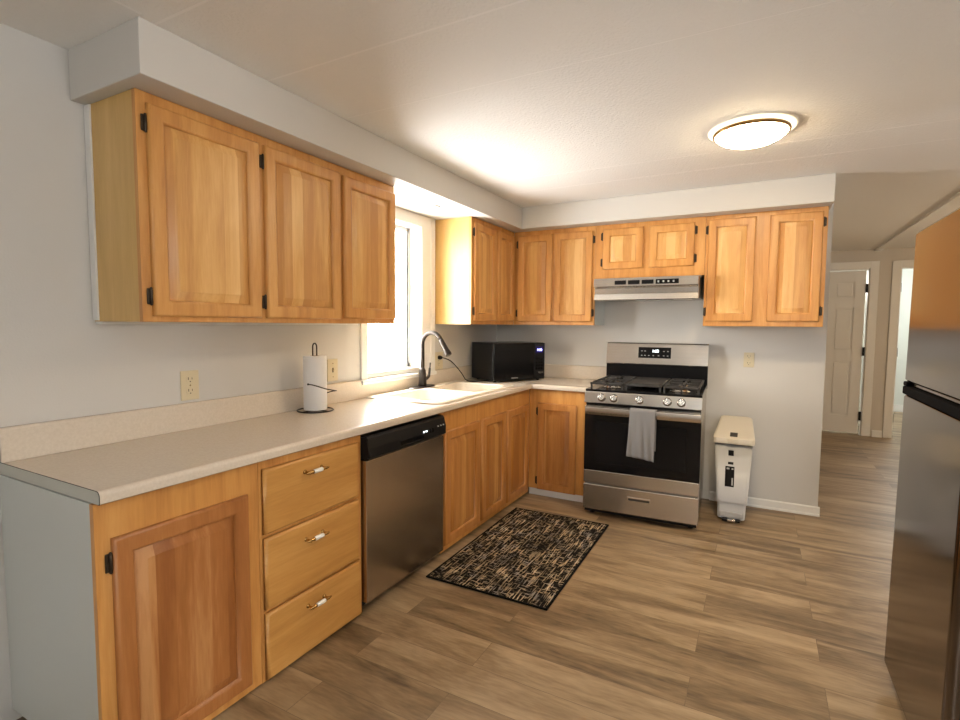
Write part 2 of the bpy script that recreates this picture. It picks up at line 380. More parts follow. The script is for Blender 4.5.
# the kitchen window
wr = bpy.data.objects.new('window_1', None); COL.objects.link(wr); struct(wr, 'sunlit white window over the sink', 'window'); wr.location = (0, 0, 0)
f = MB()
cy0, cy1, cz0, cz1 = -1.942, -1.107, 1.02, ZS-.002
f.box(.001, .016, WY1-.005, cy1, cz0, cz1, .004).box(.001, .016, cy0, WY0+.005, cz0, cz1, .004).box(.001, .016, WY0, WY1, WZ1-.005, cz1, .004)
f.box(.016, .022, cy1-.055, cy1, cz0, cz1, .002).box(.016, .022, WY1, WY1+.05, cz0, WZ1, .002)
f.build('casing', M_TRIM, wr)
f = MB()
f.box(-.148, .001, WY1-.008, WY1-.001, WZ0, WZ1).box(-.148, .001, WY0+.001, WY0+.008, WZ0, WZ1).box(-.148, .001, WY0, WY1, WZ1-.008, WZ1-.001)
f.build('jamb', M_TRIM, wr)
MB().box(-.148, .035, cy0-.01, cy1+.005, .998, 1.028, .006).build('sill', M_TRIM, wr)
MB().box(-.148, -.002, WY0+.002, WY1-.002, 1.028, 1.066).build('apron', M_TRIM, wr)
f = MB()
y0, y1, z0, z1 = WY0+.01, WY1-.01, 1.067, WZ1-.01
for a in ((y0, y0+.045, z0, z1), (y1-.03, y1, z0, z1), (y0, y1, z0, z0+.035), (y0, y1, z1-.03, z1)):
    f.box(-.125, -.085, a[0], a[1], a[2], a[3], .004)
sash = f.build('sash', M_WHITE, wr)
MB().box(-.108, -.104, y0+.04, y1-.025, z0+.03, z1-.025).build('pane', M_PANE, sash)
MB().box(-.0845, -.081, y1-.036, y1-.026, z0+.03, z1-.03).build('gasket', plain('black gasket', (.0015, .0015, .0015), .9, spec=.02), sash)

# hallway doors
def casing(x0, x1, zt, y, w, name, parent):
    f = MB(); yy = y-.018
    for a, b in ((x0-w, x0), (x1, x1+w)): f.box(a, b, yy, y-.001, 0.001, zt+w, .004)
    f.box(x0, x1, yy, y-.001, zt, zt+w, .004)
    f.box(x0-.001, x0+.012, y-.001, y+.1, 0.001, zt).box(x1-.012, x1+.001, y-.001, y+.1, 0.001, zt).box(x0, x1, y-.001, y+.1, zt-.012, zt)
    return f.build(name, M_TRIM, parent)
d1 = bpy.data.objects.new('door_1', None); COL.objects.link(d1); struct(d1, 'closed-over white six-panel door at the end of the hallway', 'door')
casing(D1a, D1b, DZ, 3.65, .09, 'door_casing', d1)
def six_panel(W, H, name, parent):
    f = MB(); f.box(-W, 0, .012, .035, 0, H)
    st = .11; mid = -W/2; rows = [(.22, .93), (1.06, 1.62), (1.74, H-.13)]
    xs = [(-W+st, mid-.05), (mid+.05, -st)]
    f.box(-W, -W+st, 0, .012, 0, H).box(-st, 0, 0, .012, 0, H).box(mid-.05, mid+.05, 0, .012, 0, H)
    zz = 0
    for a, b in rows: f.box(-W, 0, 0.0002, .012, zz, a); zz = b
    f.box(-W, 0, 0.0002, .012, zz, H)
    for a, b in xs:
        for c_, d_ in rows: f.box(a+.025, b-.025, .002, .012, c_+.025, d_-.025, .005)
    return f.build(name, M_TRIM, parent)
slab = six_panel(D1b-D1a-.055, 2.085, 'door_slab', d1); slab.location = (D1b-.034, 3.668, .02); slab.rotation_euler = (0, 0, math.radians(-4.5))
for z in (.25, 1.08, 1.88): MB().box(D1b-.036, D1b-.010, 3.645, 3.663, z-.055, z+.055, .002).build('hinge', M_BLACK, d1)
MB().lathe([(.024, 0), (.024, -.006), (.009, -.01), (.009, -.03), (.024, -.04), (.026, -.05), (.016, -.06)], (-.66, 0, .98), 'y', 20).build('knob', M_CHROME, slab)
d2 = bpy.data.objects.new('door_2', None); COL.objects.link(d2); struct(d2, 'white cased opening into the pale green room', 'door')
casing(D2a, D2b, DZ, 3.65, .085, 'door_casing', d2)
for z in (.25, 1.08, 1.88): MB().box(D2a+.011, D2a+.02, 3.66, 3.70, z-.055, z+.055, .002).build('hinge', M_BLACK, d2)

# ------------------------------------------------------------------ cabinets
R90 = PI/2
def hinge(f_parent, x, z, y, side):
    m = MB(); m.box(x-.009, x+.009, y-.005, y, z-.028, z+.028, .0025)
    m.tube([(x + side*.004, y-.007, z-.024), (x + side*.004, y-.007, z+.024)], .0052, 10)
    for dz in (-.027, .027): m.lathe([(.001, -.006), (.0045, -.003), (.0045, .003), (.001, .006)], (x + side*.004, y-.007, z+dz), 'z', 10)
    return m.build('hinge', M_HINGE, f_parent)
def rect_loop(x0, x1, z0, z1, i, y):
    return [Vector((x0+i, y, z0+i)), Vector((x1-i, y, z0+i)), Vector((x1-i, y, z1-i)), Vector((x0+i, y, z1-i))]
def door(parent, x0, x1, z0, z1, D, hside, fm, pm, name='door', sw=.058):
    q = min(x1-x0, z1-z0)
    if q < .3: sw = .05
    y = -D-.0008; fy = y-.019; f = MB(); f.sharp = .25
    L = [rect_loop(x0, x1, z0, z1, 0, y), rect_loop(x0, x1, z0, z1, 0, fy+.009), rect_loop(x0, x1, z0, z1, .003, fy+.005), rect_loop(x0, x1, z0, z1, .005, fy+.001), rect_loop(x0, x1, z0, z1, .009, fy),
         rect_loop(x0, x1, z0, z1, sw-.012, fy), rect_loop(x0, x1, z0, z1, sw-.009, fy+.0015), rect_loop(x0, x1, z0, z1, sw-.003, fy+.004), rect_loop(x0, x1, z0, z1, sw, fy+.013), rect_loop(x0, x1, z0, z1, sw, y)]
    f.loft(L, False, False, 0, True)
    d = f.build(name, fm, parent)
    p = MB(); p.sharp = .12; sl = .034
    a0, a1, b0, b1 = x0+sw-.001, x1-sw+.001, z0+sw-.001, z1-sw+.001
    p.loft([rect_loop(a0, a1, b0, b1, 0, y), rect_loop(a0, a1, b0, b1, 0, fy+.0135), rect_loop(a0, a1, b0, b1, .007, fy+.0135), rect_loop(a0, a1, b0, b1, sl, fy+.004), rect_loop(a0, a1, b0, b1, sl+.002, fy+.0012)], True, True, 0, True)
    p.build('panel', pm, d)
    if hside:
        hx = x0-.009 if hside == 'L' else x1+.009; o = .07 if z1-z0 > .5 else .055
        for hz in (z0+o, z1-o): hinge(d, hx, hz, -D-.0008, 1 if hside == 'L' else -1)
    return d
def drawer(parent, x0, x1, z0, z1, D):
    y = -D-.0008; fy = y-.019; f = MB(); f.sharp = .25
    f.loft([rect_loop(x0, x1, z0, z1, 0, y), rect_loop(x0, x1, z0, z1, 0, fy+.009), rect_loop(x0, x1, z0, z1, .004, fy+.004), rect_loop(x0, x1, z0, z1, .008, fy+.001), rect_loop(x0, x1, z0, z1, .012, fy)], True, True, 0, True)
    d = f.build('drawer', M_FRAMEX, parent)
    cx, cz = (x0+x1)/2 - .020, (z0+z1)/2 + .070
    m = MB()
    for s in (-1, 1):
        m.lathe([(.0095, fy), (.008, fy-.003), (.004, fy-.005), (.004, fy-.022), (.0065, fy-.026), (.0065, fy-.030), (.003, fy-.033)], (cx+s*.045, 0, cz), 'y', 14)
        m.lathe([(.002, s*.062), (.0045, s*.056), (.0045, s*.05), (.006, s*.044), (.006, s*.03), (.0075, s*.028), (.0075, s*.024)], (cx, fy-.027, cz), 'x', 14)
    m.lathe([(.0035, -.055), (.0035, .055)], (cx, fy-.027, cz), 'x', 10)
    h = m.build('handle', M_BRASS, d); h['label'] = 'brass bail with white ceramic grip'
    MB().lathe([(.006, -.026), (.0085, -.022), (.0092, -.008), (.0086, 0), (.0092, .008), (.0085, .022), (.006, .026)], (cx, fy-.027, cz), 'x', 16).build('ceramic_grip', M_CERAMIC, h)
    return d
def cabinet(name, label, cat, loc, rz, W, D, H, doors=(), drawers=(), fm=M_FRAME, dm=(M_FRAME, M_PANEL), ends=(M_SIDE, M_SIDE), toe=None, group=None, z0=0, frame_bottom=None):
    r = thing(name, label, cat, loc, rz, group)
    b = MB(); b.box(.012, W-.012, -D+.021, -.002, z0, z0+.012).box(.012, W-.012, -.010, -.002, z0+.012, H)
    if z0 == 0: b.box(.012, W-.012, -D+.021, -.010, H-.012, H)
    b.build('carcass', M_SIDE, r)
    MB().box(.001, .012, -D+.021, -.002, z0, H, .001).build('side_panel', ends[0], r)
    MB().box(W-.012, W-.001, -D+.021, -.002, z0, H, .001).build('side_panel', ends[1], r)
    MB().box(.0005, W-.0005, -D, -D+.0208, (z0 if frame_bottom is None else frame_bottom), H, .0015).build('face_frame', fm, r)
    to = .018 if toe is M_TRIM else .06
    if toe: MB().box(.002, W-.002, -D+to, -D+to+.015, .001, z0, 0).build('toe_kick', toe, r)
    for d in doors: door(r, d[0], d[1], d[2], d[3], D, d[4], *dm)
    for d in drawers: drawer(r, *d, D)
    return r
UZ, UH, UD = 1.387, ZS-1.387-.001, .3225
G_UP, G_LO = 'maple wall cabinets', 'maple base cabinets'
# wall cabinets on the sink wall (local x runs along +y)
c1 = cabinet('wall_cabinet', 'long three-door maple wall cabinet left of the window', 'cabinet', (0, -3.426, UZ), R90, 1.424, UD, UH,
    [(.033, .486, .020, .757, 'L'), (.515, .966, .020, .757, 'L'), (.994, 1.416, .026, .752, None)], group=G_UP)
MB().box(-.006, .001, -.038, -.002, .004, UH-.002, .001).build('scribe_strip', M_WHITE, c1)
MB().box(.004, 1.42, -.045, -.003, -.010, -.0005).build('light_rail', M_WHITE, c1)
cabinet('wall_cabinet', 'two-door maple wall cabinet right of the window, in the corner above the microwave', 'cabinet', (0, -1.0806, UZ), R90, .757, UD, UH,
    [(.035, .39, .030, .757, 'L'), (.425, .735, .030, .757, None)], group=G_UP)
# wall cabinets on the range wall (local x runs along +x)
cabinet('wall_cabinet', 'two-door maple wall cabinet between the corner and the range hood', 'cabinet', (.3235, 0, UZ), 0, .7165, UD, UH,
    [(.040, .352, .030, .757, 'L'), (.370, .695, .030, .757, 'R')], ends=(M_SIDE, M_WHITEPANEL), group=G_UP)
cabinet('wall_cabinet', 'short two-door maple wall cabinet directly above the range hood', 'cabinet', (1.0405, 0, 1.760), 0, .812, UD, ZS-1.761,
    [(.060, .372, .070, .384, 'L'), (.418, .738, .070, .384, 'R')], group=G_UP)
c5 = cabinet('wall_cabinet', 'two-door maple wall cabinet right of the range hood, above the trash can', 'cabinet', (1.853, 0, UZ), 0, .742, UD, UH,
    [(.018, .322, .035, .764, 'L'), (.407, .716, .035, .764, 'R')], ends=(M_WHITEPANEL, M_SIDE), group=G_UP)
# base cabinets
BD, BH, BZ = .60, .872, .05
DM = (M_MFRAME, M_MPANEL)
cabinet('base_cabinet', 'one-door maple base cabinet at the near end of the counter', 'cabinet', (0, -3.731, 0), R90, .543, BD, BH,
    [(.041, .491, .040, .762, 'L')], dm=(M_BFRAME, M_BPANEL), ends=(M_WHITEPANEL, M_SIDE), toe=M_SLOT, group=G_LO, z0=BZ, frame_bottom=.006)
cabinet('drawer_cabinet', 'maple base cabinet with three drawers left of the dishwasher', 'cabinet', (0, -3.188, 0), R90, .567, BD, BH,
    [], [(.014, .535, .585, .838), (.014, .537, .290, .570), (.014, .546, .012, .276)], ends=(M_SIDE, M_SIDE), toe=M_SLOT, group=G_LO, z0=BZ, frame_bottom=.004)
cabinet('base_cabinet', 'two-door maple sink base cabinet right of the dishwasher', 'cabinet', (0, -1.930, 0), R90, .8895, BD, BH,
    [(.033, .465, .055, .752, None), (.500, .870, .055, .752, None)], dm=DM, toe=M_SLOT, group=G_LO, z0=BZ, frame_bottom=.02)
cabinet('base_cabinet', 'narrow one-door maple base cabinet between sink base and corner', 'cabinet', (0, -1.040, 0), R90, .4395, BD, BH,
    [(.010, .400, .055, .752, None)], dm=DM, toe=M_SLOT, group=G_LO, z0=BZ, frame_bottom=.02)
cabinet('base_cabinet', 'one-door maple base cabinet between the corner and the gas range', 'cabinet', (.6005, 0, 0), 0, .4765, BD, BH,
    [(.0795, .3995, .060, .765, 'L')], dm=DM, toe=M_TRIM, group=G_LO, z0=BZ+.01)

# ------------------------------------------------------------------ countertop
ct = thing('countertop', 'beige laminate L-shaped countertop with backsplash', 'countertop', (0, 0, 0))
T0, T1, CD, YE = .876, .914, .633, -3.727
def nose(e):   # rounded front edge profile: (distance from wall, z)
    r = .015; P = [(e-.06, T0), (e-.004, T0), (e, T0+.004)]
    for i in range(6):
        a = i/5*PI/2; P.append((e-r+r*math.cos(a), T1-r+r*math.sin(a)))
    return P + [(e-.06, T1)]
s = MB()
SX0, SX1, SY0, SY1 = .075, .565, -1.895, -.905       # cut-out for the sink
s.loft([[Vector((u, y, z)) for u, z in nose(CD)] for y in (YE, -CD+.06)], True, True, 0, True)
s.loft([[Vector((x, -u, z)) for u, z in nose(CD)] for x in (CD-.06, 1.085)], True, True, 0, True)
s.box(.001, CD-.06, YE, SY0, T0, T1).box(.001, CD-.06, SY1, -.001, T0, T1).box(.001, SX0, SY0, SY1, T0, T1).box(SX1, CD-.06, SY0, SY1, T0, T1)
s.box(CD-.06, 1.085, -CD+.06, -.001, T0, T1)
s.build('worktop', M_LAM, ct)
BS = 1.03
def splash(pr, ax):
    return pr
s = MB()
s.loft([[Vector((u, y, z)) for u, z in ((.001, T1-.001), (.026, T1-.001), (.0235, T1+.003), (.022, T1+.010), (.021, BS-.008), (.017, BS-.002), (.010, BS), (.001, BS))] for y in (YE, -.001)], True, True, 0, True)
s.loft([[Vector((x, -u, z)) for u, z in ((.001, T1-.001), (.026, T1-.001), (.0235, T1+.003), (.022, T1+.010), (.021, BS-.008), (.017, BS-.002), (.010, BS), (.001, BS))] for x in (.02, 1.10)], True, True, 0, True)
s.build('backsplash', M_LAM, ct)
P = nose(CD); e = MB()
e.prism([(.0012, T0)] + P[1:-1] + [(.0012, T1)], 'y', YE-.0015, YE-.0002); o = e.build('end_cap', M_ENDLAM, ct); o['label'] = 'grey laminate end cap'
e = MB(); e.tube([(.002, YE-.0016, T1)] + [(u, YE-.0016, z) for u, z in P[::-1][1:-1]], .0011, 6); e.build('edge_seam', M_SLOT, ct)

# ------------------------------------------------------------------ sink
sk = thing('sink', 'biscuit drop-in double sink under the window', 'sink', (0, 0, 0))
f = MB(); f.sharp = .9
o0 = rrect(.032, .602, -1.945, -.862, .05, T1+.0005); o1 = rrect(.032, .602, -1.945, -.862, .05, T1+.008); o2 = rrect(.044, .590, -1.933, -.874, .045, T1+.014)
f.loft([o0, o1, o2], False, False)
bas = [(.135, .555, -1.885, -1.43), (.135, .555, -1.385, -.925)]
tmp = bmesh.new(); edges = []
def ring(pts):
    vs = [tmp.verts.new(p) for p in pts]; edges.extend(tmp.edges.new((vs[i], vs[(i+1) % len(vs)])) for i in range(len(vs)))
ring(o2)
for b in bas: ring(rrect(*b, .07, T1+.014))
bmesh.ops.triangle_fill(tmp, use_beauty=True, use_dissolve=False, edges=edges)
f.merge(tmp, 0, True)
f.build('rim', M_SINK, sk)
for b in bas:
    g = MB(); g.sharp = 1.2
    x0, x1, y0, y1 = b
    g.loft([rrect(x0, x1, y0, y1, .07, T1+.014), rrect(x0+.006, x1-.006, y0+.006, y1-.006, .068, T1+.006), rrect(x0+.012, x1-.012, y0+.012, y1-.012, .065, T1-.14), rrect(x0+.05, x1-.05, y0+.05, y1-.05, .05, T1-.18)], False, True)
    bo = g.build('basin', M_SINK, sk)
    MB().lathe([(.042, T1-.1795), (.042, T1-.176), (.03, T1-.175), (.028, T1-.178)], ((x0+x1)/2, (y0+y1)/2, 0), 'z', 24).build('drain', M_CHROME, bo)

# ------------------------------------------------------------------ faucet
fz = T1+.0145
fa = thing('faucet', 'dark pull-down gooseneck faucet on the back rim of the sink', 'faucet', (.088, -1.375, fz))
m = MB(); m.loft([rrect(-.034, .034, -.155, .135, .033, 0), rrect(-.034, .034, -.155, .135, .033, .005), rrect(-.027, .027, -.147, .127, .026, .011)], True, True); m.build('base_plate', M_BRONZE, fa)
MB().lathe([(.031, .008), (.030, .03), (.027, .08), (.024, .125), (.018, .135), (.013, .15)], (0, 0, 0), 'z', 28).build('body', M_BRONZE, fa)
pts = [(0, 0, .13), (0, 0, .22), (0, 0, .315)] 
pts += [(.082-.082*math.cos(a), 0, .315+.082*math.sin(a)) for a in [PI*k/14 for k in range(1, 13)]]
nk = MB(); nk.tube(pts, .0150, 14); nk.build('spout', M_BRONZE, fa)
pe = Vector(pts[-1]); dd = (Vector(pts[-1]) - Vector(pts[-2])).normalized()
h = MB(); h.tube([pe, pe+dd*.01, pe+dd*.03, pe+dd*.085, pe+dd*.12, pe+dd*.13], [.016, .017, .018, .020, .025, .021], 16); h.build('spray_head', M_BRONZE, fa)
h = MB(); h.tube(bez([(0, .02, .06), (0, .055, .062), (0, .082, .08), (0.004, .088, .13), (.006, .092, .175)], 6), [.013]*7+[.012]*6+[.009]*6+[.006]*6, 12); h.build('lever', M_BRONZE, fa)

# ------------------------------------------------------------------ dishwasher
dw = thing('dishwasher', 'stainless dishwasher with black control strip under the counter', 'dishwasher', (0, -2.619, 0), R90)
WD = .688
MB().box(.006, WD-.006, -.58, -.03, .03, .868).build('tub', M_BLACK, dw)
MB().box(.012, WD-.012, -.56, -.545, .003, .12).build('toe_panel', M_BLACK, dw)
dd_ = MB(); dd_.box(.006, WD-.006, -.626, -.582, .050, .742, .004); o = dd_.build('door', M_DWSTEEL, dw)
cp = MB(); cp.prism([(-.582, .748), (-.634, .748), (-.644, .756), (-.641, .80), (-.632, .848), (-.622, .858), (-.582, .860)], 'x', .004, WD-.004)
bmesh.ops.bevel(cp.bm, geom=[e for e in cp.bm.edges if abs(e.verts[0].co.x-e.verts[1].co.x) < 1e-6], offset=.005, segments=2, affect='EDGES')
cp = cp.build('control_panel', M_BLACK, dw)
MB().box(.25, .455, -.6445, -.637, .768, .792, .002).build('vent', M_GLOSS, cp)
for x in (.458, .482): MB().box(x-.005, x+.005, -.6448, -.638, .797, .805, .001).build('indicator', M_LED, cp)
for x in (.60, .628, .655): MB().box(x-.005, x+.005, -.6442, -.637, .806, .813, .001).build('button', M_PRINT, cp)
for x in (.52, .545): MB().box(x-.004, x+.004, -.6445, -.637, .785, .808, .001).build('button', M_GLOSS, cp)
for x in (.05, WD-.05): MB().lathe([(.015, 0.0005), (.015, .01), (.006, .012), (.006, .04)], (x, -.35, 0), 'z', 12).build('leg', M_BLACK, dw)

# ------------------------------------------------------------------ gas range (front faces -y)
SW = .782
st = thing('gas_range', 'stainless gas range with black cooktop and oven window', 'stove', (1.487, -.03, 0), math.radians(2.4))
hw = SW/2; YF = -.745
MB().box(-hw+.004, hw-.004, YF+.002, -.05, .045, .909, .003).build('body', M_STEEL, st)
for x in (-hw+.05, hw-.05):
    for y in (YF+.06, -.10): MB().lathe([(.02, .0005), (.02, .012), (.012, .015), (.012, .05)], (x, y, 0), 'z', 14).build('foot', M_BLACK, st)
MB().box(-hw+.01, hw-.01, YF-.015, YF, .03, .05).build('kick_plate', M_BLACK, st)
dr = MB().box(-hw, hw, YF-.034, YF, .052, .236, .006).build('storage_drawer', M_STEEL, st)
MB().box(-.075, .085, YF-.0355, YF-.030, .150, .182, .002).build('handle', M_CHROME, dr)
MB().box(-.068, .078, YF-.0362, YF-.032, .155, .172, .001).build('grip_recess', M_SLOT, dr)
od = MB(); od.box(-hw, hw, YF-.03, YF, .246, .338, .004); od = od.build('oven_door', M_STEEL, st)
MB().box(-hw, hw, YF-.029, YF, .339, .752, .003).build('oven_window', M_GLOSS, od)
MB().box(-hw+.09, hw-.09, YF-.0298, YF-.028, .40, .70, .0005).build('inner_pane', M_ENAMEL, od)
MB().box(-hw, hw, YF-.028, YF, .7525, .808, .004).build('top_rail', M_STEEL, od)
hn = MB(); 
hp = [(-.075, .752), (-.086, .756), (-.091, .780), (-.088, .804), (-.078, .808), (-.072, .80), (-.072, .762)]
hn.prism([(YF+a, z) for a, z in hp], 'x', -hw+.018, hw-.002, 0, True)
for x in (-hw+.03, hw-.03): hn.box(x-.014, x+.014, YF-.076, YF-.026, .770, .798, .003)
hn.build('handle', M_STEEL, od)
for x0_, x1_ in ((-.26, -.215), (-.19, -.08), (.07, .12), (.135, .23)): MB().box(x0_, x1_, YF-.022, YF-.004, .8075, .8105).build('vent', M_SLOT, od)
MB().box(-hw+.006, hw-.006, YF-.012, YF, .812, .832).build('gap_strip', M_BLACK, st)
cp = MB(); cp.prism([(YF+.0, .832), (YF-.045, .832), (YF-.047, .836), (YF-.030, .906), (YF-.024, .912), (YF+.0, .912)], 'x', -hw, hw); cp = cp.build('control_panel', M_STEEL, st)
n = Vector((0, -.07, .017)).normalized(); sl = math.atan2(.017, .070)
for x in (-.268, -.182, -.006, .175, .264):
    k = MB(); k.lathe([(.029, 0), (.029, -.004), (.024, -.006), (.022, -.020), (.019, -.026)], (0, 0, 0), 'y', 24)
    k.box(-.006, .006, -.034, -.022, -.022, .022, .002)
    o = k.build('knob', M_CHROME, cp); o.location = (x, YF-.0385, .873); o.rotation_euler = (-sl, 0, 0)
tp = MB(); tp.box(-hw, hw, YF-.022, -.075, .9125, .928, .004); tp = tp.build('cooktop', M_ENAMEL, st)
for bx, by, br in ((-.235, -.58, .05), (.235, -.58, .055), (-.235, -.24, .042), (.235, -.24, .045), (0, -.41, .05)):
    q = MB(); q.lathe([(br+.02, .9282), (br+.012, .932), (br, .934), (br, .942)], (bx, by, 0), 'z', 24); bo = q.build('burner', M_CHROME, tp)
    MB().lathe([(br-.008, .9422), (br-.006, .950), (br-.016, .953)], (bx, by, 0), 'z', 24).build('burner_cap', M_IRON, bo)
for gx0, gx1 in ((-hw+.02, -.135), (-.125, .125), (.135, hw-.02)):
    g = MB(); y0, y1 = YF+.035, -.105; gz0, gz1 = .957, .971
    for a in ((gx0, gx1, y0, y0+.014), (gx0, gx1, y1-.014, y1), (gx0, gx0+.014, y0, y1), (gx1-.014, gx1, y0, y1)): g.box(*a, gz0, gz1, .003)
    cx = (gx0+gx1)/2
    if gx0 == -.125:
        g.box(gx0+.012, gx1-.012, y0+.09, y1-.05, gz0, gz1, .003)
    else:
        for yy in (-.58, -.24):
            g.box(gx0, cx-.03, yy-.006, yy+.006, gz0, gz1, .002).box(cx+.03, gx1, yy-.006, yy+.006, gz0, gz1, .002)
            g.box(cx-.006, cx+.006, yy-.16, yy-.03, gz0, gz1, .002).box(cx-.006, cx+.006, yy+.03, yy+.16, gz0, gz1, .002)
        g.box(gx0, gx1, -.417, -.403, gz0, gz1, .003)
    for fx in (gx0+.003, gx1-.015):
        for fy in (y0+.002, y1-.014): g.box(fx, fx+.012, fy, fy+.012, .9285, gz0+.002)
    g.build('grate', M_IRON, tp)
MB().box(-hw, hw, -.085, -.005, .90, 1.072, .003).build('riser', M_ENAMEL, st)
bg = MB(); bg.prism([(-.004, 1.0725), (-.096, 1.0725), (-.098, 1.078), (-.070, 1.238), (-.06, 1.247), (-.004, 1.247)], 'x', -hw, hw); bg = bg.build('backguard', M_STEEL, st)
dp = MB(); dp.box(-.128, .124, -.004, .003, -.044, .044, .003); dp = dp.build('display', M_GLOSS, bg); dp.location = (-.006, -.0825, 1.169); tl = math.atan2(.028, .160); dp.rotation_euler = (-tl, 0, 0)
def text(body, size, mat, name, parent, loc, rot):
    cu = bpy.data.curves.new(name, 'FONT'); cu.body = body; cu.size = size; cu.extrude = .0004; cu.align_x = 'CENTER'; cu.align_y = 'CENTER'
    tmp = bpy.data.objects.new('t', cu); COL.objects.link(tmp); dg = bpy.context.evaluated_depsgraph_get(); dg.update()
    me = bpy.data.meshes.new_from_object(tmp.evaluated_get(dg)); bpy.data.objects.remove(tmp)
    me.materials.clear(); me.materials.append(mat)
    o = bpy.data.objects.new(name, me); COL.objects.link(o); o.parent = parent; o.location = loc; o.rotation_euler = rot; return o
text('1:00', .030, M_CLOCK, 'clock_digits', dp, (.005, -.0048, .012), (PI/2, 0, 0))
for i, x in enumerate((-.10, -.075, -.045, -.01, .03, .07, .10)):
    for z in ((-.024, .012) if abs(x) > .06 else (-.024,)):
        MB().box(x-.006, x+.006, -.0046, -.003, z-.003, z+.003).build('touch_key', M_GREYPL, dp)

# ------------------------------------------------------------------ towel over the oven handle
HY = -.03+YF
def towel():
    x0, x1 = 1.462, 1.632; n = 26
    prof = []
    yf, yb, ztop = HY-.100, HY-.060, .810
    for k in range(26): prof.append((yf-.001, .470 + (.803-.470)*k/25, 1-k/25))
    for k in range(1, 7):
        a = PI*k/7; prof.append(((yf+yb)/2 - (yb-yf)/2*math.cos(a), .805 + .011*math.sin(a), 0))
    for k in range(1, 20): prof.append((yb, .803 - (.803-.512)*k/19*.93, k/19*.6))
    f = bmesh.new(); grid = []
    for j, (y, z, w) in enumerate(prof):
        row = []
        for i in range(n+1):
            u = i/n
            x = x0 + (x1-x0)*u + (.010*(u-.5))*w - .006*w
            d = .010*w*math.sin(u*9+1.2) + .006*w*math.sin(u*17+z*14)
            zz = z + (.022*(1-u))*w**2
            fold = -.010*w if u < .55 else 0
            row.append(f.verts.new((x, (y - abs(d)*.9 + fold*.6) if j < 30 else y, zz)))
        grid.append(row)
    for a, b in zip(grid, grid[1:]):
        for i in range(n): f.faces.new((a[i], a[i+1], b[i+1], b[i]))
    m = MB(); m.merge(f, 0, True); m.sharp = 0
    o = m.build('towel', M_TOWEL)
    sm = o.modifiers.new('thick', 'SOLIDIFY'); sm.thickness = .005; sm.offset = 1
    return o
tag(towel(), 'grey terry dish towel folded over the oven handle', 'towel')

# ------------------------------------------------------------------ range hood
hd = thing('range_hood', 'stainless under-cabinet range hood above the gas range', 'range hood', (1.4535, 0, 1.58))
hh = .376
s = MB(); s.prism([(-.004, .1785), (-.330, .1785), (-.335, .164), (-.475, .164), (-.480, .158), (-.484, .104), (-.470, .100), (-.455, .088), (-.452, .05), (-.458, .046), (-.470, .004), (-.466, 0), (-.440, 0), (-.438, .01), (-.004, .01)], 'x', -hh, hh)
s.build('canopy', M_STEEL, hd)
for x in (-.215, -.115, -.015):
    MB().box(x, x+.085, -.4855, -.478, .116, .146, .001).build('vent', M_BLACK, hd)
MB().box(.085, .245, -.4858, -.478, .114, .148, .001).build('control_panel', M_GLOSS, hd)
for x in (.105, .14, .175, .21): MB().box(x-.006, x+.006, -.488, -.484, .124, .138, .001).build('switch', M_GREYPL, hd)
MB().box(-.09, .15, -.43, -.06, .004, .0098).build('filter', M_GREYPL, hd)
MB().box(.19, .32, -.43, -.30, .004, .0098, .002).build('lamp_lens', M_WHITE, hd)

# ------------------------------------------------------------------ microwave, turned in the corner
ang = math.atan2(.85, .52)
mw = thing('microwave', 'black countertop microwave turned in the corner of the counter', 'microwave', (.344, -.737, T1), math.radians(58.0))
# local: x along the front (0..w), y back is +, z up
MWW, MWD, MWH = .512, .374, .322
MB().box(0, MWW, .02, MWD, .012, MWH, .006).build('case', M_BLACK, mw)
dr = MB().box(.002, MWW*.775, 0, .0195, .014, MWH-.002, .005).build('door', M_GLOSS, mw)
MB().box(.045, MWW*.70, -.0008, .004, .06, MWH-.06, .0004).build('window', M_ENAMEL, dr)
MB().box(.17, .235, -.001, .004, .030, .036).build('badge', M_GREYPL, dr)
cp = MB().box(MWW*.78, MWW-.002, .001, .0195, .014, MWH-.002, .005).build('control_panel', M_BLACK, mw)
MB().box(MWW*.805, MWW-.022, .0, .004, .235, .292, .0004).build('display', plain('blue lit screen', (.02, .015, .12), .1), cp)
text('0:00', .030, M_BLUE, 'clock_digits', cp, (MWW*.885, -.0002, .262), (PI/2, 0, 0))
for zz in (.18, .155, .13, .105):
    for k in range(3): MB().box(MWW*.81+k*.027, MWW*.81+k*.027+.018, -.0002, .004, zz-.008, zz+.008, .0004).build('button', M_GREYPL if 0 else M_ENAMEL, cp)
MB().box(MWW*.87, MWW-.02, -.002, .004, .062, .078, .001).build('open_button', M_CHROME, cp)
for x in (.04, MWW-.04):
    for y in (.05, MWD-.05): MB().lathe([(.014, .0005), (.012, .013)], (x, y, 0), 'z', 12).build('foot', M_BLACK, mw)
Mi = Matrix.Translation((.344, -.737, T1)) @ Matrix.Rotation(math.radians(58.0), 4, 'Z'); Mi.invert()
cord = bez([Vector((.012, -1.035, 1.125)), Vector((.05, -1.02, 1.12)), Vector((.09, -.97, 1.09)), Vector((.115, -.87, 1.0)), Vector((.12, -.80, .935)), Vector((.15, -.76, .9195)), Vector((.19, -.72, .9195)), Vector((.23, -.65, .9195)), Vector((.25, -.60, .921))], 8)
c = MB(); c.tube([Mi @ p for p in cord], .0038, 8); pc = c.build('power_cord', M_BLACK, mw)
c = MB(); c.lathe([(.016, .0085), (.017, .02), (.012, .034), (.005, .04)], Mi @ Vector((0, 0, 0)) , 'x', 16)
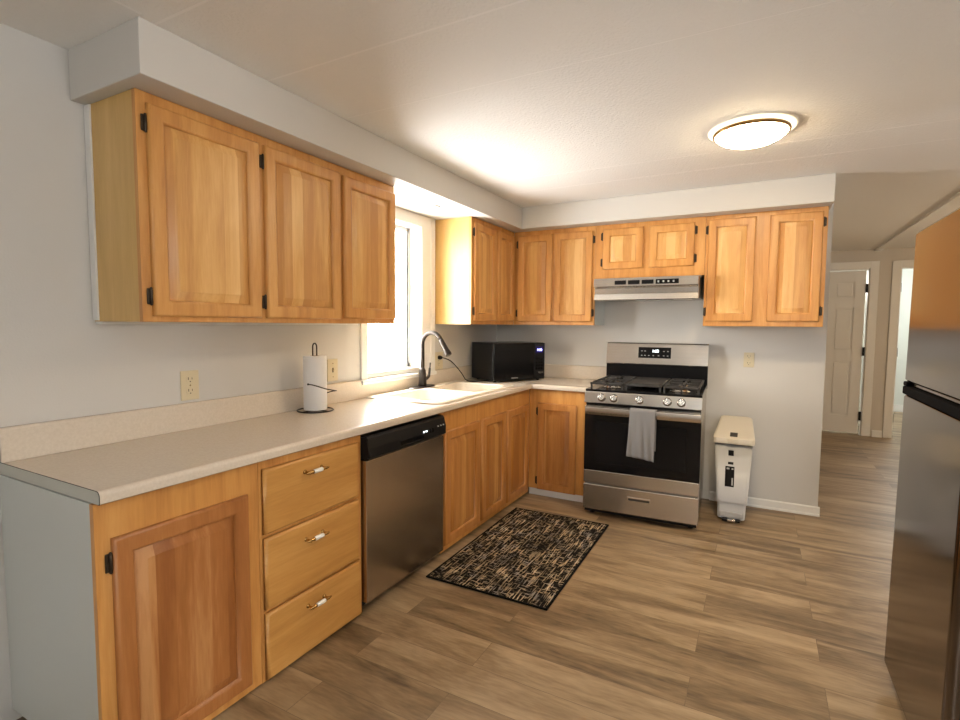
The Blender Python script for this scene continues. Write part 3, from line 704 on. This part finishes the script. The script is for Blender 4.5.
o = MB(); o.lathe([(.016, .009), (.017, .022), (.012, .036), (.005, .042)], (0, -1.035, 1.125), 'x', 16); bmesh.ops.transform(o.bm, matrix=Mi, verts=o.bm.verts); o.build('plug', M_BLACK, pc)

# ------------------------------------------------------------------ paper towel holder
px, py = .125, -2.44
ph = thing('paper_towel_holder', 'dark wire paper towel holder on the counter by the wall', 'paper towel holder', (px, py, T1))
wr_ = .0038
c = MB(); c.tube([(.094*math.cos(a), .094*math.sin(a), .0045) for a in [2*PI*k/40 for k in range(40)]], wr_, 8, closed=True)
c.tube([(-.092, 0, .0045), (0, 0, .0045), (.092, 0, .0045)], wr_, 8); c.tube([(0, -.092, .0045), (0, 0, .0045), (0, .092, .0045)], wr_, 8)
c.build('base', M_BRONZE, ph)
lp = [(0, -.013, .006), (0, -.013, .345)] + [(0, -.013*math.cos(a), .345+.020*math.sin(a)) for a in [PI*k/8 for k in range(1, 8)]] + [(0, .013, .345), (0, .013, .006)]
# the loop is turned to show its opening towards the room
cz = math.radians(-30)
lp = [(p[1]*math.cos(cz+PI/2-.9)*1.0, p[1]*math.sin(cz+PI/2-.9), p[2]) for p in lp]
c = MB(); c.tube(lp, wr_, 8); c.build('centre_post', M_BRONZE, ph)
arm = [(-.08, .05, .005), (-.074, .062, .03), (-.04, .080, .07), (.02, .094, .095), (.075, .080, .105), (.096, .045, .112), (.092, -.01, .125), (.077, -.048, .140), (.05, -.068, .150), (.030, -.078, .153)]
c = MB(); c.tube(bez(arm, 6), .003, 8); c.lathe([(.0005, -.006), (.005, -.003), (.005, .003), (.0005, .006)], (.030, -.0785, .153), 'z', 10); c.build('tension_arm', M_BRONZE, ph)
rl = thing('paper_towel_roll', 'white paper towel roll standing on the dark wire holder', 'paper towels', (px, py, T1+.0085))
c = MB(); c.lathe([(.059, 0), (.061, .004), (.061, .285), (.059, .290)], (0, 0, 0), 'z', 40, cap=False)
c.lathe([(.059, .290), (.024, .290)], (0, 0, 0), 'z', 40, cap=False); c.lathe([(.059, 0), (.024, 0)], (0, 0, 0), 'z', 40, cap=False)
c.build('sheets', M_PAPER, rl)
MB().lathe([(.024, 0), (.024, .2902), (.021, .2902), (.021, 0)], (0, 0, 0), 'z', 24, cap=False).build('core', M_CORE, rl)

# ------------------------------------------------------------------ outlets and switch (local: plate faces -y)
def plate(name, label, cat, loc, rz, w=.080, h=.128, kind='outlet', group=None):
    r = thing(name, label, cat, loc, rz, group)
    MB().box(-w/2, w/2, -.0065, -.0005, -h/2, h/2, .003).build('cover_plate', M_IVORY, r)
    if kind == 'outlet':
        for dz in (.026, -.026):
            m = MB(); m.loft([[Vector((.020*math.cos(a)*(1 if abs(math.cos(a)) < .8 else .92), y, dz+.0175*math.sin(a))) for a in [2*PI*k/20 for k in range(20)]] for y in (-.0064, -.0085)], True, True)
            rc = m.build('receptacle', M_IVORY, r)
            sl_ = MB(); sl_.box(-.010, -.007, -.0088, -.0084, dz-.001, dz+.010).box(.007, .0095, -.0088, -.0084, dz, dz+.009)
            sl_.lathe([(.0028, -.0088), (.0028, -.0084)], (0, 0, dz-.009), 'y', 10); sl_.build('slots', M_SLOT, rc)
        MB().lathe([(.003, -.0075), (.0025, -.0064)], (0, 0, 0), 'y', 10).build('screw', M_BRASS, r)
    else:
        MB().box(-.006, .006, -.0075, -.006, -.013, .013, .0005).build('slot', M_SLOT, r)
        t = MB(); t.prism([(-.006, -.009), (-.006, .006), (-.019, .012), (-.019, .004)], 'x', -.0045, .0045); t.build('toggle', M_IVORY, r)
        for dz in (.04, -.04): MB().lathe([(.003, -.0075), (.0025, -.0064)], (0, 0, dz), 'y', 10).build('screw', M_BRASS, r)
    return r
plate('wall_outlet', 'ivory double outlet on the wall above the near end of the counter', 'outlet', (0, -3.062, 1.107), R90, .084, .131, group='ivory wall plates')
plate('light_switch', 'ivory switch plate behind the paper towel roll', 'switch', (0, -2.185, 1.11), R90, .084, .131, 'switch', group='ivory wall plates')
plate('wall_outlet', 'ivory outlet behind the faucet with a black plug in it', 'outlet', (0, -1.035, 1.099), R90, .125, .137, group='ivory wall plates')
plate('wall_outlet', 'ivory outlet on the bare wall right of the range', 'outlet', (2.16, 0, 1.131), 0, .072, .112, group='ivory wall plates')

# ------------------------------------------------------------------ trash can
tr = thing('trash_can', 'slim light grey trash can with cream lid beside the range', 'trash can', (2.094, 0, 0))
c = MB(); c.sharp = .5
lv = [(.012, .086, -.425, -.10), (.02, .090, -.432, -.10), (.128, .092, -.436, -.10), (.132, .098, -.446, -.095), (.15, .099, -.447, -.094), (.565, .121, -.462, -.078)]
c.loft([rrect(-w, w, a, b, .022, z) for z, w, a, b in lv], True, True); c.build('bin', M_CAN, tr)
def slope(w, a, b, r, za, zb):
    L = rrect(-w, w, a, b, r, 0)
    for p in L:
        t = (p.y-a)/(b-a); p.z = za + t*(zb-za); p.x *= 1 - .20*max(0, t-.25)/.75
    return L
c = MB(); c.sharp = .7
c.sharp = .5
c.loft([slope(.130, -.472, -.07, .03, .562, .570), slope(.132, -.475, -.068, .03, .568, .576), slope(.132, -.475, -.068, .03, .598, .690), slope(.128, -.470, -.071, .028, .604, .700), slope(.112, -.452, -.085, .03, .612, .703), slope(.104, -.440, -.10, .03, .610, .697)], True, True)
ld = c.build('lid', M_LID, tr); ld['label'] = 'cream sloped lid'
lt = MB(); lt.prism([(-.440, .603), (-.440, .6125), (-.385, .630), (-.385, .614)], 'x', -.026, .022); lt.build('latch', M_SLOT, ld)
MB().box(-.040, .030, -.482, -.470, .570, .602, .004).build('lid_handle', plain('glossy lid tab', (.74, .68, .55), .15), ld)
def stick(x0, x1, z0, z1, name, m, parent, off=.0012):
    yy = lambda z: -.447 - (z-.15)/(.405)*.015
    L = [[Vector((x, yy(z)-o, z)) for x, z in ((x0, z0), (x1, z0), (x1, z1), (x0, z1))] for o in (-.001, off)]
    return MB().loft(L, True, True, 0, False).build(name, m, parent)
stick(-.030, .004, .478, .516, 'lock_emblem', M_BLACK, tr); stick(-.030, .004, .415, .432, 'logo_sticker', M_BLACK, tr)
lb = stick(-.046, .012, .252, .400, 'label', M_BLACK, tr)
for x0, x1, z0, z1 in ((-.038, -.020, .378, .390), (-.006, .006, .378, .388), (-.004, .005, .264, .318)):
    stick(x0, x1, z0, z1, 'print', M_PRINT, lb, .0018)
pd = MB(); pd.box(-.075, .080, -.446, -.43, .028, .066, .006); pd.build('pedal_recess', M_GREYPL, tr)
pd = MB(); pd.box(-.055, .06, -.475, -.43, .008, .022, .004); pd.build('pedal', M_BLACK, tr)
MB().box(-.02, .03, -.4765, -.44, .010, .024, .002).build('pedal_tread', M_CHROME, tr)

# ------------------------------------------------------------------ rug
rg = thing('rug', 'black and beige woven rug on the floor before the sink', 'rug', (1.012, -1.565, .001), math.radians(0.6))
W2, L2 = .352, .612
MB().loft([rrect(-W2+.012, W2-.012, -L2+.012, L2-.012, .012, z) for z in (0, .0075)], True, True, 0, False).build('pile', M_RUG, rg)
c = MB()
for a in ((-W2, W2, -L2, -L2+.013), (-W2, W2, L2-.013, L2), (-W2, -W2+.013, -L2, L2), (W2-.013, W2, -L2, L2)): c.box(*a, 0, .0085, .003)
c.build('border', M_RUGEDGE, rg)

# ------------------------------------------------------------------ refrigerator (front faces -x)
M_GRIP = plain('matte black grip', (.004, .004, .005), .8, spec=.04)
FX = 2.716
fr = thing('refrigerator', 'dark stainless top-freezer refrigerator at the right edge', 'refrigerator', (FX, -2.285, .004), 0)
fr.rotation_euler = (0, math.radians(.5), 0)
ya, yb = -.36, .36      # near and far ends
MB().box(.065, .70, ya+.008, yb-.008, .035, 1.735, .006).build('body', plain('charcoal cabinet', (.06, .058, .056), .45), fr)
def fdoor(z0, z1, name):
    L = []
    for z, i in ((z0, .008), (z0+.008, 0), (z1-.010, 0), (z1, .010)):
        x0, x1, a, b, r = i*.8, .058, ya+i*.5, yb-i*.5, .022
        P = [Vector((x1, a, z)), Vector((x1, b, z))]
        for k in range(13): t = PI/2*k/12; P.append(Vector((x0+r-r*math.sin(t), b-r+r*math.cos(t), z)))
        for k in range(13): t = PI/2*k/12; P.append(Vector((x0+r-r*math.cos(t), a+r-r*math.sin(t), z)))
        L.append(P)
    m = MB(); m.sharp = .7; m.loft(L, True, True); return m.build(name, M_FRIDGE, fr)
fd = fdoor(1.178, 1.742, 'freezer_door'); rd = fdoor(.045, 1.128, 'fridge_door')
MB().box(.055, .066, ya+.012, yb-.012, .05, 1.73).build('gasket', M_BLACK, fr)
MB().box(.012, .058, ya+.004, yb-.060, 1.1600, 1.1765, .004).build('handle', M_FRIDGE, fd)
hb = MB(); hb.box(-.004, .058, yb-.062, yb-.012, 1.160, 1.1768, .004)
hb.build('handle_end', M_GRIP, fd); MB().box(.003, .04, yb-.0118, yb-.003, 1.134, 1.1765, .002).build('end_trim', M_CHROME, fd)
MB().box(-.005, .058, ya+.004, yb-.0125, 1.1285, 1.1595, .004).build('grip_lip', M_GRIP, rd)
MB().box(.05, .09, ya+.01, yb-.01, .004, .044).build('kick_grille', M_BLACK, fr)
for y in (ya+.05, yb-.05):
    for x in (.12, .62): MB().lathe([(.02, -.0035+x*.0087), (.02, .02), (.01, .022), (.01, .04)], (x, y, 0), 'z', 12).build('foot', M_BLACK, fr)

# ------------------------------------------------------------------ ceiling lights
cl = thing('ceiling_light', 'lit round flush ceiling light with bronze ring', 'ceiling light', (2.150, -1.515, ZC-.0012))
MB().lathe([(.186, 0), (.194, -.003), (.194, -.006), (.184, -.010), (.165, -.0105)], (0, 0, 0), 'z', 56).build('base', M_LAMPBASE, cl)
MB().lathe([(.166, -.0108), (.172, -.012), (.174, -.020), (.171, -.027), (.162, -.027), (.162, -.0108)], (0, 0, 0), 'z', 56, cap=False).build('ring', M_BEIGERING, cl)
MB().lathe([(.162, -.0255), (.158, -.032), (.140, -.046), (.110, -.060), (.07, -.069), (.03, -.073), (.004, -.0735)], (0, 0, 0), 'z', 56).build('glass_shade', M_LAMPGLASS, cl)
pk = thing('recessed_light', 'small unlit round disc light under the soffit above the sink', 'recessed light', (.215, -1.475, ZS-.0005))
MB().lathe([(.075, 0), (.076, -.004), (.066, -.009), (.060, -.008)], (0, 0, 0), 'z', 36).build('trim_ring', M_WHITE, pk)
MB().lathe([(.059, -.001), (.059, -.0075), (.03, -.0085), (.004, -.0088)], (0, 0, 0), 'z', 36).build('lens', M_CERAMIC, pk)
